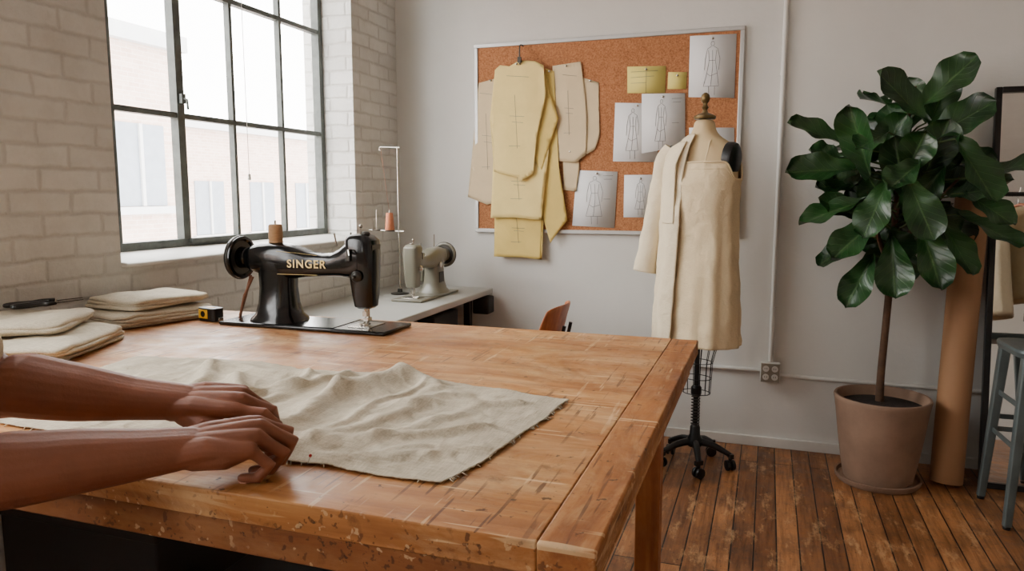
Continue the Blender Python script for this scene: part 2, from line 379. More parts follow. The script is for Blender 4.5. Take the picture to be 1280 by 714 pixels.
# ---------------------------------------------------------------- corkboard
e=empty('corkboard')
x0,x1,z0,z1=-1.61,-.165,1.135,2.185
b=MB();b.box((x1-x0,.014,z1-z0),((x0+x1)/2,YB-.009,(z0+z1)/2),m_cork);b.obj('cork_panel',e)
b=MB()
for z in(z0,z1): b.box((x1-x0+.036,.024,.022),((x0+x1)/2,YB-.012,z),m_alu)
for x in(x0-.007,x1+.007): b.box((.022,.024,z1-z0-.02),(x,YB-.012,(z0+z1)/2),m_alu)
b.obj('board_frame',e,bevel=.003)
YP=YB-.0165
def sheet(name,pts,y,mat,curl=.0,thick=.0010,strokes=None,top=None,wav=0.0,seed=0,pins=1):
    me=bpy.data.meshes.new(name);bm=bmesh.new()
    zt_=max(p[1] for p in pts);zb_=min(p[1] for p in pts)
    def yf(x,z):
        t=(zt_-z)/(zt_-zb_)
        w=abs(noise.noise(Vector((x*6+seed,z*1.8,seed))))*wav*min(1,t*3)
        return y-(curl*t*t+w+.001*t if (curl or wav) else 0)
    vs=[bm.verts.new((x,y,z)) for x,z in pts];bm.faces.new(vs)
    bmesh.ops.triangulate(bm,faces=bm.faces)
    if curl or wav:
        for _ in range(6):
            es=[x for x in bm.edges if x.calc_length()>.035]
            if not es: break
            bmesh.ops.subdivide_edges(bm,edges=es,cuts=1);bmesh.ops.triangulate(bm,faces=bm.faces)
        for v in bm.verts: v.co.y=yf(v.co.x,v.co.z)
    bm.to_mesh(me);bm.free()
    me.materials.append(mat)
    for p in me.polygons: p.use_smooth=True
    ob=bpy.data.objects.new(name,me);bpy.context.collection.objects.link(ob)
    s=ob.modifiers.new('s','SOLIDIFY');s.thickness=thick;s.offset=0
    if strokes or pins:
        q=MB()
        if strokes:
            xs=[p[0] for p in pts];xa,xb=min(xs),max(xs)
            for st in strokes:
                L=[]
                for a,c in zip(st[:-1],st[1:]):
                    for k in range(5): L.append((a[0]+(c[0]-a[0])*k/5,a[1]+(c[1]-a[1])*k/5))
                L.append(st[-1])
                q.tube([(xa+(xb-xa)*u,yf(xa+(xb-xa)*u,zb_+(zt_-zb_)*v)-.0014,zb_+(zt_-zb_)*v) for u,v in L],.0009,m_pencil,5)
        tp=[p[0] for p in pts if p[1]>zt_-.05]
        cx=sum(tp)/len(tp)
        if pins: q.lathe([(.004,0),(.006,-.003),(.003,-.006),(.005,-.012),(.001,-.014)],(cx,y-.001-wav*.1,zt_-.02),m_chrome,10,axis='Y')
        q.obj('pencil_drawing' if strokes else 'push_pin',ob)
    return ob
def figure(cx=.5,w=1):
    f=lambda L:[(cx+(x)*w,y) for x,y in L]
    circ=[(.035*math.cos(a*.7),.86+.035*math.sin(a*.7)) for a in range(10)]
    return [f(circ),f([(-.02,.82),(-.1,.78),(-.14,.62),(-.15,.45)]),f([(.02,.82),(.1,.78),(.15,.62),(.13,.45)]),
     f([(-.08,.76),(-.06,.6),(-.10,.42),(-.16,.2),(.14,.2),(.10,.42),(.06,.6),(.08,.76)]),f([(0,.76),(.01,.5),(-.02,.2)]),
     f([(-.06,.2),(-.05,.06)]),f([(.06,.2),(.06,.06)]),f([(-.06,.6),(.06,.6)]),f([(-.1,.4),(-.03,.36),(.1,.4)])]
notes=[[(.68,.9),(.9,.9)],[(.7,.84),(.88,.84)],[(.7,.5),(.85,.5)]]
sheet('fashion_sketch',[(-.419,1.852),(-.188,1.838),(-.188,2.158),(-.42,2.162)],YP-.003,m_paper,strokes=figure(.5,1.1))
sheet('fashion_sketch',[(-.814,1.524),(-.574,1.517),(-.565,1.825),(-.807,1.838)],YP-.003,m_paper,strokes=figure(.42,.9)+notes)
sheet('fashion_sketch',[(-.657,1.565),(-.429,1.60),(-.437,1.873),(-.664,1.879)],YP-.006,m_paper,strokes=figure(.45,.8)+notes)
sheet('fashion_sketch',[(-.404,1.464),(-.175,1.462),(-.183,1.688),(-.411,1.694)],YP-.003,m_paper,strokes=figure())
sheet('fashion_sketch',[(-1.04,1.17),(-.80,1.16),(-.787,1.468),(-1.017,1.479)],YP-.003,m_paper,strokes=figure(.5,1.2)+notes)
sheet('fashion_sketch',[(-.75,1.22),(-.58,1.22),(-.57,1.45),(-.75,1.45)],YP-.003,m_paper,strokes=figure(.5,1))
sheet('yellow_note',[(-.742,1.886),(-.541,1.878),(-.540,2.018),(-.745,2.025)],YP-.003,m_note,strokes=[[(.1,.8),(.8,.8)],[(.1,.6),(.7,.62)],[(.1,.4),(.5,.4)],[(.5,.98),(.5,.02)]])
sheet('yellow_note',[(-.529,1.898),(-.433,1.894),(-.431,1.980),(-.527,1.985)],YP-.003,m_note)
pl=[[(.3,.88),(.7,.86)],[(.45,.72),(.5,.28)],[(.36,.55),(.62,.54)],[(.4,.5),(.6,.49)],[(.35,.3),(.55,.3)]]
sheet('paper_pattern',[(-1.60,1.98),(-1.45,2.01),(-1.42,1.63),(-1.47,1.30),(-1.55,1.285),(-1.67,1.33),(-1.645,1.5),(-1.63,1.64)],YP-.004,m_pbei,.008,wav=.006,seed=1,strokes=pl)
sheet('paper_pattern',[(-1.50,.985),(-1.50,1.30),(-1.2,1.30),(-1.215,1.05),(-1.21,.975),(-1.33,.985)],YP-.020,m_pyel2,.010,wav=.008,seed=2,strokes=pl)
sheet('paper_pattern',[(-1.20,2.04),(-1.15,2.02),(-1.145,1.76),(-1.115,1.5),(-1.09,1.36),(-1.062,1.20),(-1.10,1.155),(-1.16,1.07),(-1.20,1.2),(-1.24,1.6)],YP-.014,m_pyel2,.012,wav=.010,seed=3)
sheet('paper_pattern',[(-1.515,1.21),(-1.50,1.6),(-1.17,1.6),(-1.195,1.36),(-1.21,1.20),(-1.36,1.212)],YP-.034,m_pyel,.010,wav=.010,seed=4,strokes=pl)
sheet('paper_pattern',[(-1.25,2.03),(-1.19,2.0),(-1.17,1.90),(-1.115,1.765),(-1.16,1.64),(-1.21,1.48),(-1.30,1.6)],YP-.030,m_pyel2,.006,wav=.006,seed=14)
sheet('paper_pattern',[(-1.485,2.04),(-1.455,2.065),(-1.40,2.055),(-1.34,2.085),(-1.25,2.075),(-1.20,2.05),(-1.185,1.89),(-1.20,1.82),(-1.235,1.67),(-1.255,1.46),(-1.33,1.415),(-1.34,1.44),(-1.49,1.475),(-1.49,1.62),(-1.515,1.77)],YP-.047,m_pyel,.008,wav=.010,seed=5,strokes=pl)
sheet('paper_pattern',[(-.99,1.98),(-.90,1.95),(-.905,1.8),(-.89,1.66),(-.915,1.59),(-.96,1.565),(-1.0,1.6)],YP-.003,m_pbei,.004,wav=.004,seed=6)
sheet('paper_pattern',[(-1.10,1.6),(-1.01,1.6),(-1.0,1.48),(-1.02,1.36),(-1.09,1.37)],YP-.003,m_pbei,.004,wav=.004,seed=7)
sheet('paper_pattern',[(-1.16,2.05),(-1.00,2.065),(-.975,1.9),(-.96,1.75),(-.965,1.56),(-1.02,1.52),(-1.12,1.53),(-1.14,1.7),(-1.15,1.80)],YP-.009,m_pbei,.006,wav=.005,seed=8,strokes=pl)
b=MB();b.tube([(-1.335,YP,2.17),(-1.335,YP-.05,2.165),(-1.335,YP-.062,2.12),(-1.335,YP-.055,2.06)],.004,m_dkmetal,8,path=4)
b.box((.020,.018,.03),(-1.335,YP-.06,2.085),m_dkmetal);b.obj('pattern_hook')
# ---------------------------------------------------------------- worktable
TX0,TX1,TY0,TY1,TZ=-2.10,-.175,.81,2.15,.93
e=empty('wooden_worktable')
b=MB();band=.075
b.box((TX1-TX0-band,TY1-TY0-.0,.042),((TX0+TX1-band)/2,(TY0+TY1)/2,TZ-.021),m_tbl);b.obj('table_top',e,bevel=.002,seg=2)
b=MB();b.box((band,TY1-TY0,.042),(TX1-band/2,(TY0+TY1)/2,TZ-.0212),m_tbl2);b.obj('breadboard_end',e,bevel=.004,seg=4)
b=MB()
b.box((TX1-TX0-.03,.028,.05),((TX0+TX1)/2,TY0+.02,TZ-.067),m_apr);b.box((TX1-TX0-.1,.028,.05),((TX0+TX1)/2,TY1-.04,TZ-.067),m_apr)
for x in(TX0+.03,TX1-.03): b.box((.028,TY1-TY0-.1,.05),(x,(TY0+TY1)/2,TZ-.067),m_tbl2)
b.box((1.8,.09,.02),(-1.15,TY0+.08,TZ-.1),m_apr)
b.obj('apron',e,bevel=.003)
b=MB()
for x in(TX0+.11,TX1-.115):
    for y in(TY0+.12,TY1-.11): b.box((.068,.068,TZ-.042),(x,y,(TZ-.042)/2),m_leg)
b.obj('legs',e,bevel=.005)
b=MB();b.box((1.62,1.0,.022),(-1.15,1.48,.24),m_tbl2)
for y in(TY0+.12,TY1-.11): b.box((1.60,.03,.06),(-1.15,y,.20),m_leg)
b.obj('lower_shelf',e,bevel=.003)
b=MB();b.box((.5,.4,.3),(-1.55,1.45,.402),m_dark);b.box((.52,.42,.05),(-1.55,1.45,.575),m_dark);b.obj('storage_box',bevel=.006)
b=MB();b.box((.45,.38,.22),(-.95,1.4,.362),m_dark);b.obj('storage_box',bevel=.006)
# ---------------------------------------------------------------- linen cloth
def curve(pts):
    P=[Vector((x,y,0)) for x,y in pts];L=[0]
    for i in range(1,len(P)): L.append(L[-1]+(P[i]-P[i-1]).length)
    def f(t):
        d=t*L[-1]
        for i in range(1,len(P)):
            if d<=L[i]+1e-9:
                k=(d-L[i-1])/(L[i]-L[i-1]);return P[i-1].lerp(P[i],k)
        return P[-1].copy()
    return f
cb_=curve([(-1.34,.925),(-1.03,.92),(-.93,.935),(-.80,.935),(-.70,.935),(-.62,.94),(-.54,.933),(-.43,.93)])
ct=curve([(-1.52,1.44),(-1.32,1.475),(-1.17,1.49),(-1.05,1.46),(-.93,1.465),(-.82,1.49),(-.69,1.465),(-.52,1.445),(-.37,1.41)])
cl=curve([(-1.34,.925),(-1.40,.98),(-1.46,1.14),(-1.50,1.30),(-1.52,1.44)])
cr=curve([(-.43,.93),(-.405,1.03),(-.395,1.13),(-.375,1.28),(-.37,1.41)])
G=Vector((-.74,.98,0))
ridges=[((-.78,1.02),(-.84,1.30),.018,.026),((-.82,1.28),(-.76,1.475),.026,.034),((-.76,1.46),(-.66,1.40),.013,.03),((-.70,1.0),(-.60,1.36),.010,.024),((-.69,.99),(-.47,1.18),.010,.020),
 ((-.85,1.05),(-1.12,1.33),.016,.028),((-.9,1.05),(-1.3,1.2),.014,.028),((-.95,1.38),(-1.25,1.40),.012,.024),((-.70,.96),(-.5,1.0),.007,.016),((-.66,1.25),(-.45,1.35),.008,.02),((-.98,1.2),(-.9,1.44),.013,.018),((-1.1,1.1),(-1.25,1.42),.012,.02),((-.6,1.08),(-.52,1.3),.006,.014),
 ((-.72,1.08),(-.70,1.40),.008,.014),((-.90,1.15),(-1.0,1.42),.010,.014),((-.64,.97),(-.42,1.08),.005,.012)]
def segd(p,a,b):
    ab=b-a;t=max(0,min(1,(p-a).dot(ab)/ab.length_squared));return (p-(a+ab*t)).length,t
def hgt(p):
    h=0
    q=p+Vector((noise.noise(p*9),noise.noise(p*9+Vector((5,5,5))),0))*.03
    for a,b2,H_,w in ridges:
        d,t=segd(q,Vector((*a,0)),Vector((*b2,0)));h+=H_*math.exp(-(d/w)**2)
    h+=.008*max(0,noise.noise(p*8))+.0035*(1-min(1,abs(noise.noise(p*12))*3.5))**2*.6+.0035*abs(noise.noise(p*22))+.0010*noise.noise(p*50)
    g=(p-G).length;h+=.02*math.exp(-(g/.06)**2)
    return h
def clothfn(u,v):
    p=cb_(u)*(1-v)+ct(u)*v+cl(v)*(1-u)+cr(v)*u-(cb_(0)*(1-u)*(1-v)+cb_(1)*u*(1-v)+ct(0)*(1-u)*v+ct(1)*u*v)
    ed=min(u,1-u,v,1-v)
    p+=Vector((noise.noise(p*11),noise.noise(p*11+Vector((9,1,3))),0))*.008
    if ed<.003: p+=Vector((random.uniform(-1,1),random.uniform(-1,1),0))*.0014
    h=hgt(p)*(.45+.55*min(1,ed/.05))
    return Vector((p.x,p.y,TZ+.0035+max(0,h)))
b=MB();b.grid(clothfn,300,160,m_linen)
for k in range(40):
    u,v=random.choice([(random.random(),0),(1,random.random())])
    p=clothfn(u,v);d=Vector((random.uniform(-.8,.8),-1,0)) if v==0 else Vector((1,random.uniform(-.8,.8),0))
    q=p+d.normalized()*random.uniform(.003,.008);q.z=TZ+.001;b.tube([p,(p+q)/2,q],.0003,m_linen,4)
b.obj('linen_fabric',solid=.0016,sharp=0)
# folded piles
def folded(name,cx,cy,z,w,d,layers,rz,mat,seed,th=.008):
    b=MB();T=Matrix.Translation((cx,cy,z))@Matrix.Rotation(rz,4,'Z')
    for k in range(layers):
        w2=w*(1-.05*random.random());d2=d*(1-.06*random.random());ox=random.uniform(-.009,.009);oy=random.uniform(-.010,.010);sk_=random.uniform(-.04,.04)
        z0=k*th
        def ring(f,zoff):
            o=[]
            for i in range(96):
                a=2*math.pi*i/96;c,s_=math.cos(a),math.sin(a);p=8
                x=f*w2/2*math.copysign(abs(c)**(2/p),c);y=f*d2/2*math.copysign(abs(s_)**(2/p),s_)
                x+=ox+sk_*y+.011*noise.noise(Vector((y*7,k*1.7,seed)))*f;y+=oy+.011*noise.noise(Vector((x*7,k*1.3,seed+4)))*f
                lump=(.010*noise.noise(Vector((x*6+seed,y*6,0)))+.006*noise.noise(Vector((x*18,y*18+seed,0)))+.0025*noise.noise(Vector((x*30,y*30,k+seed))))*((k+.4)/layers)
                edge=-.010*f**6*(k+.5)/layers
                o.append(Vector((x,y,max(.0008,z0+zoff+lump+edge))))
            return o
        rings=[ring(f,th*.06) for f in(.02,.5,.9,.97)]+[ring(.993,th*.22),ring(1.0,th*.5),ring(.993,th*.8),ring(.975,th*.95)]+[ring(f,th*.99) for f in(.94,.9,.8,.7,.6,.5,.4,.3,.2,.1,.02)]
        b.loft(rings,mat,T=T)
    return b.obj(name,sharp=0)
folded('folded_linen_stack',-1.955,1.90,TZ+.002,.29,.36,4,R(-12),m_linen,3,.0115)
folded('folded_linen_stack',-1.965,1.92,TZ+.053,.26,.31,3,R(-6),m_linen2,9,.0115)
folded('folded_linen_stack',-1.85,1.42,TZ+.002,.35,.38,4,R(22),m_linen2,14,.0115)
folded('folded_linen_stack',-1.92,1.45,TZ+.053,.27,.30,3,R(34),m_linen,21,.0115)
e=empty('fabric_scissors',(-1.99,1.60,TZ+.102),R(75))
b=MB()
for s in(-1,1):
    b.tube([(.0,0,0.004*s),(-.03,.012*s,.004*s),(-.05,.03*s,0),(-.09,.038*s,0),(-.12,.03*s,0),(-.115,.01*s,0),(-.08,.006*s,0),(-.045,.008*s,0),(-.02,.004*s,0)],.0065,m_black,8,path=4)
b.obj('handles',e)
b=MB()
for s in(-1,1): b.add([(0,-.008,.003*s),(0,.008,.003*s),(.08,.001*s,.003*s),(0,-.008,.003*s-.002),(0,.008,.003*s-.002),(.08,.001*s,.003*s-.002)],[(0,1,2),(5,4,3),(0,2,5,3),(1,4,5,2),(0,3,4,1)],m_dkmetal,False)
b.lathe([(.006,-.006),(.006,.006)],(0,0,0),m_chrome,12)
b.obj('blades',e)
e=empty('tape_measure',(-1.735,1.955,TZ),R(-12),1.12)
b=MB();b.loft([srect(0,0,.038,.020,z,24,5) for z in(.001,.004,.034,.040)],m_black);b.obj('case',e,bevel=.002)
b=MB();b.box((.04,.0415,.026),(-.010,0,.022),m_ytape);b.box((.03,.012,.002),(.0,0,.0405),m_ytape);b.box((.012,.016,.012),(.040,0,.008),m_chrome);b.obj('yellow_panels',e,bevel=.002)
b=MB();b.lathe([(.009,-.0218),(.009,.0218)],(-.010,0,.022),m_black,20,axis='Y');b.obj('label',e)
# ---------------------------------------------------------------- sewing machines
m_leath=M('leather_belt',S(120,72,44),.6,var=.2)
def sewing_machine(name,loc,rz,s,body,my=1,text=True,bed_mat=None,rk=.84,bk=1.0):
    e=empty(name,loc,rz,s);bed_mat=bed_mat or body
    X=lambda x:x if x<.08 else .08+(x-.08)*rk
    hx_=X(.365)
    b=MB();b.box((.60*bk,.178,.012),(.13*bk,0,.007),bed_mat);b.obj('bed_plate',e,bevel=.004)
    b=MB();b.box((.075,.10,.003),(hx_,0,.0145),m_chrome);b.box((.10,.172,.002),(hx_-.12,0,.0139),bed_mat);b.box((.012,.03,.004),(hx_,0,.0165),m_dkmetal);b.obj('needle_plate',e,bevel=.001)
    b=MB()
    col=[(0.012,.088,.078,0),(.022,.085,.074,0),(.035,.072,.062,0),(.07,.062,.052,0),(.12,.058,.047,0),(.17,.060,.047,0),(.205,.062,.048,0),(.235,.058,.045,0),(.256,.045,.034,0)]
    b.loft([srect(cx,0,hx,hy,z,28,3) for z,hx,hy,cx in col],body)
    b.obj('column',e)
    b=MB()
    arm=[(-.112,.212,.022,.022),(-.105,.212,.034,.034),(-.085,.212,.042,.040),(-.05,.211,.051,.046),(0,.209,.056,.048),(.04,.206,.056,.047),(.08,.202,.050,.045),(.13,.198,.041,.040),(.19,.197,.036,.036),(.24,.200,.037,.036),(.275,.208,.045,.039),(.305,.216,.056,.042),(.33,.222,.063,.044),(.36,.225,.064,.044)]
    b.loft([srect(0,zc,hd,hh,X(x),28,2.9,'YZ') for x,zc,hh,hd in arm],body)
    b.obj('arm',e)
    b=MB()
    hd=[(.068,.022,.024,.366),(.074,.030,.032,.366),(.11,.036,.036,.365),(.18,.042,.040,.362),(.24,.047,.044,.358),(.278,.046,.043,.355),(.291,.037,.035,.350),(.296,.022,.024,.347)]
    b.loft([srect(X(cx),0,hx,hy,z,28,4) for z,hx,hy,cx in hd],body)
    b.obj('head',e)
    b=MB()
    b.box((.004,.05,.15),(X(.405),0,.19),m_chrome if not text else body,(0,R(4),0))
    b.tube([(hx_,-.006*my,.10),(hx_,-.006*my,.045)],.0045,m_chrome,10);b.box((.014,.012,.016),(hx_,-.006*my,.05),m_chrome)
    b.tube([(hx_,-.006*my,.045),(hx_,-.006*my,.016)],[.0016,.0008],m_chrome,6)
    b.tube([(hx_,.012*my,.11),(hx_,.012*my,.032)],.005,m_chrome,10);b.box((.016,.026,.010),(hx_,.006*my,.032),m_chrome)
    for q in(-.006,.006): b.tube([(hx_+q,.004*my,.03),(hx_+q,-.006*my,.018),(hx_+q,-.03*my,.020)],.003,m_chrome,8)
    tm=m_chrome if not text else m_dkmetal
    b.lathe([(.004,0),(.015,-.002*my),(.017,-.005*my),(.013,-.008*my),(.017,-.011*my),(.014,-.015*my),(.006,-.018*my),(.004,-.03*my)],(hx_-.004,-.040*my,.17),tm,20,axis='Y')
    b.tube([(hx_-.02,-.043*my,.25),(hx_-.02,-.062*my,.25),(hx_-.015,-.066*my,.235)],.003,m_chrome,8)
    b.box((.010,.010,.035),(hx_-.03,-.046*my,.235),tm)
    b.tube([(hx_-.012,0,.285),(hx_-.012,0,.318)],.0035,m_chrome,8);b.ball((hx_-.012,0,.32),.006,m_chrome)
    b.lathe([(.012,0),(.013,.008),(.008,.012)],(hx_+.005,0,.292),tm,14)
    b.tube([(hx_-.06,.02,.262),(hx_-.06,.02,.30)],.003,m_chrome,8)
    b.tube([(hx_-.08,-.03,.26),(hx_-.085,-.035,.30)],.0025,m_chrome,8)
    b.obj('needle_mechanism',e)
    b=MB()
    prof=[(.012,-.028),(.03,-.026),(.034,-.018),(.055,-.016),(.060,-.022),(.069,-.020),(.071,-.010),(.069,.0),(.060,.002),(.054,-.006),(.036,-.006),(.034,.004),(.02,.008),(.012,.012)]
    b.lathe(prof,(-.135,0,.212),body,40,axis='X')
    b.lathe([(.018,-.042),(.024,-.04),(.026,-.03),(.022,-.024)],(-.135,0,.212),m_chrome if not text else body,28,axis='X')
    b.lathe([(.0705,-.013),(.0725,-.011),(.0725,-.007),(.0705,-.005)],(-.135,0,.212),m_dkmetal,40,axis='X')
    b.lathe([(.028,.0),(.034,.006),(.034,.020),(.028,.026)],(-.135,0,.212),body,28,axis='X')
    b.obj('hand_wheel',e)
    b=MB();b.tube([(-.005,0,.255),(-.005,0,.335)],.003,m_chrome,8)
    if text:
        b.lathe([(.018,.262),(.023,.264),(.023,.268),(.0215,.27),(.0225,.28),(.0225,.305),(.0215,.318),(.018,.322),(.006,.323)],(-.005,0,0),m_spoolw,24)
    b.obj('thread_spool',e)
    if not text:
        b=MB();b.box((.06,.004,.06),(.01,-.0495*my,.10),m_dkmetal);b.lathe([(.018,0),(.016,-.004*my),(.01,-.005*my)],(.02,-.050*my,.17),m_chrome,20,axis='Y');b.obj('side_plate',e,bevel=.002)
        b=MB();b.box((.09,.05,.10),(.0,.07*my,.12),body);b.obj('bobbin_winder',e,bevel=.01)
    if text:
        b=MB()
        b.tube([(-.10,0,.15),(-.12,-.02,.09),(-.135,-.03,.014)],.0045,m_leath,8);b.tube([(-.14,.04,.15),(-.16,.035,.08),(-.175,.02,.014)],.0045,m_leath,8)
        b.obj('drive_belt',e)
        c=bpy.data.curves.new('maker_lettering','FONT');c.body='SINGER';c.size=.035;c.extrude=.0006;c.align_x='CENTER';c.align_y='CENTER';c.space_character=1.2;c.offset=.0006
        c.materials.append(m_gold);o=bpy.data.objects.new('maker_lettering',c);bpy.context.collection.objects.link(o);o.parent=e
        o.location=(.135,-.0425,.201);o.rotation_euler=(R(88),0,R(4))
        b=MB()
        for z in(.24,.168): b.tube([(.03,-.047,z),(.10,-.0420,z-.004 if z>.2 else z+.0),(.17,-.0365,.229 if z>.2 else .168)],.0005,m_gold,5)
        b.obj('gold_pinstripe',e)
    return e
sewing_machine('sewing_machine',(-1.485,1.985,TZ),R(0),1,m_enam)
sewing_machine('industrial_sewing_machine',(-1.72,3.66,.80),R(-90),.98,m_grey,my=-1,text=False,bed_mat=m_grey,rk=.65,bk=.8)
# ---------------------------------------------------------------- machine desk
e=empty('sewing_machine_desk')
b=MB();b.box((.62,1.62,.034),(-1.82,3.21,.783),m_desk);b.obj('desk_top',e,bevel=.006)
b=MB()
for y in(2.6,3.85):
    for x in(-2.08,-1.6): b.box((.04,.04,.74),(x,y,.395),m_dkmetal)
    b.box((.52,.05,.035),(-1.84,y,.0185),m_dkmetal);b.box((.52,.04,.03),(-1.84,y,.752),m_dkmetal)
b.box((.03,1.25,.03),(-2.06,3.22,.4),m_dkmetal)
b.obj('steel_legs',e,bevel=.003)
b=MB();b.box((.2,.32,.22),(-1.72,3.6,.60),m_dark);b.lathe([(.08,0),(.09,.02),(.09,.2),(.07,.22)],(-1.75,3.2,.62),m_dkmetal,24,axis='Y');b.box((.1,.1,.1),(-1.54,3.94,.71),m_dark);b.obj('motor',e,bevel=.01)
e=empty('thread_stand',(-1.90,3.60,.80))
b=MB()
b.tube([(0,0,0),(0,0,.80)],.005,m_chrome,10);b.lathe([(.05,0),(.05,.006),(.015,.012),(.012,.03)],(0,0,0),m_dkmetal,24)
b.tube([(-.17,-.02,.35),(0,0,.345),(.03,0,.345)],.004,m_chrome,8);b.tube([(-.10,-.01,.80),(0,0,.795),(.015,0,.795)],.0035,m_chrome,8)
for x in(-.05,-.13):
    b.lathe([(.026,0),(.026,.004)],(x,-.01,.348),m_dkmetal,20);b.tube([(x,-.01,.35),(x,-.01,.46)],.0028,m_chrome,6)
b.tube([(-.1,-.01,.80),(-.105,-.01,.785),(-.095,-.01,.78)],.003,m_chrome,6)
b.obj('stand_frame',e)
b=MB();b.lathe([(.024,.352),(.026,.356),(.019,.44),(.017,.445)],(-.05,-.01,0),m_thread,20);b.obj('thread_cone',e)
b=MB();b.tube([(-.05,-.01,.446),(-.095,-.01,.785)],.0007,m_thread,5);b.obj('thread',e)
# ---------------------------------------------------------------- chair
e=empty('plywood_chair',(-1.16,3.42,0),R(-90))
b=MB()
prof=[(-.20,.435),(-.15,.452),(-.05,.445),(.08,.435),(.15,.445),(.185,.49),(.205,.58),(.225,.68),(.245,.76),(.265,.825)]
pf=curve([(a,c) for a,c in prof])
def chairf(u,v):
    p=pf(v);a=2*u-1
    w=.20-.03*max(0,(v-.8)/.2)**2-.02*(1-min(1,v/.1))
    back=max(0,min(1,(v-.5)/.2))
    return Vector((a*w,p.x-back*.05*a*a*1.2,p.y+(1-back)*.02*a*a-.02*max(0,(v-.85)/.15)*a**4))
b.grid(chairf,16,30,m_ply);b.obj('plywood_shell',e,solid=.011,sub=1,sharp=0)
b=MB()
for s in(-1,1):
    b.tube([(s*.11,-.10,.435),(s*.20,-.20,.01)],.010,m_dkmetal,10);b.tube([(s*.11,.10,.425),(s*.20,.22,.01)],.010,m_dkmetal,10)
    b.tube([(s*.11,-.10,.43),(s*.11,.10,.425)],.010,m_dkmetal,10)
b.tube([(-.11,0,.427),(.11,0,.427)],.010,m_dkmetal,10)
b.tube([(-.06,.20,.50),(-.06,.235,.60),(-.06,.262,.72)],.009,m_black,8);b.tube([(.06,.20,.50),(.06,.235,.60),(.06,.262,.72)],.009,m_black,8)
b.obj('metal_legs',e)
# ---------------------------------------------------------------- dress form
FX,FY=-.30,3.65
e=empty('dress_form',(FX,FY,0),R(-26))
def ell(z,rx,ry,cx=0,cy=0,n=48,p=2.3,fold=0,seed=0,k=9,dip=0):
    o=[]
    for i in range(n):
        a=2*math.pi*i/n;c,s_=math.cos(a),math.sin(a)
        f=1+fold*(.6*math.sin(k*a+seed+z*2.0)+.4*math.sin((k+4)*a+seed*2-z*3)+.9*noise.noise(Vector((c*2,s_*2,z*3+seed))))
        dz=-dip*(math.exp(-((1-abs(c))/.10)**2))
        o.append(Vector((cx+f*rx*math.copysign(abs(c)**(2/p),c),cy+f*ry*math.copysign(abs(s_)**(2/p),s_),z+dz)))
    return o
tor=[(1.70,.046,.046,0),(1.665,.047,.048,0),(1.635,.056,.055,.0),(1.610,.085,.064,.0),(1.588,.128,.074,.0),(1.565,.156,.083,0),(1.515,.172,.092,0),(1.46,.174,.103,-.004),(1.40,.172,.116,-.012),(1.34,.163,.115,-.012),(1.25,.138,.10,0),(1.17,.126,.094,0),(1.08,.146,.108,0),(.98,.170,.122,0),(.90,.178,.125,0),(.80,.172,.12,0)]
b=MB();b.loft([ell(z,rx,ry,0,cy) for z,rx,ry,cy in tor],m_form);b.obj('torso',e,sub=1)
b=MB()
for s in(-1,1):
    T=Matrix.Translation((s*.160,-.008,1.505))@Matrix.Rotation(s*R(4),4,'Y')
    b.lathe([(.001,s*.018),(.050,s*.0165),(.066,s*.010),(.071,s*.000),(.071,-s*.03)],(0,0,0),m_black,32,sx=.86,sy=1.12,T=T,axis='X')
b.obj('armhole_caps',e)
b=MB();m_brs=M('aged_brass',S(112,92,56),.4,.6,var=.2)
b.lathe([(.048,1.698),(.051,1.702),(.051,1.712),(.030,1.722),(.014,1.728),(.010,1.742),(.017,1.752),(.011,1.760),(.010,1.770),(.019,1.782),(.022,1.797),(.017,1.812),(.006,1.820),(.001,1.821)],(0,0,0),m_brs,28);b.obj('neck_finial',e)
dr=[(1.495,.186,.108,-.005,.0,.08),(1.465,.189,.115,-.008,.006,.055),(1.40,.185,.130,-.014,.012,.02),(1.34,.182,.131,-.014,.016,0),(1.25,.178,.126,-.006,.022,0),(1.15,.179,.125,0,.028,0),(1.05,.184,.131,0,.032,0),(.95,.189,.137,0,.035,0),(.85,.193,.142,0,.038,0),(.75,.196,.146,0,.041,0),(.66,.199,.149,0,.044,0),(.625,.200,.150,0,.045,0)]
def ease(L,n=4):
    o=[]
    for a,c in zip(L[:-1],L[1:]):
        for k in range(n): o.append(tuple(a[i]+(c[i]-a[i])*k/n for i in range(len(a))))
    return o+[L[-1]]
b=MB();b.loft([ell(z,rx,ry,0,cy,120,2.3,fo,1.3,9,dip) for z,rx,ry,cy,fo,dip in ease(dr)],m_dress,cap=False);b.obj('cream_dress',e,solid=.002,sharp=0)
b=MB()
for z,rx,ry,r_,dp in((1.494,.191,.113,.0042,.08),(1.462,.1935,.1205,.0016,.055)):
    q=ell(z,rx,ry,0,-.007,72,dip=dp);b.tube(q+[q[0]],r_,m_dress,6)
for cx in(.075,): b.tube([(cx,-.112,1.495),(cx+.004,-.094,1.55),(cx-.004,-.066,1.588),(cx-.006,-.02,1.612),(cx-.006,.05,1.595),(cx,.105,1.495)],.0035,m_dress,6,path=5)
b.obj('neckline_hem',e)
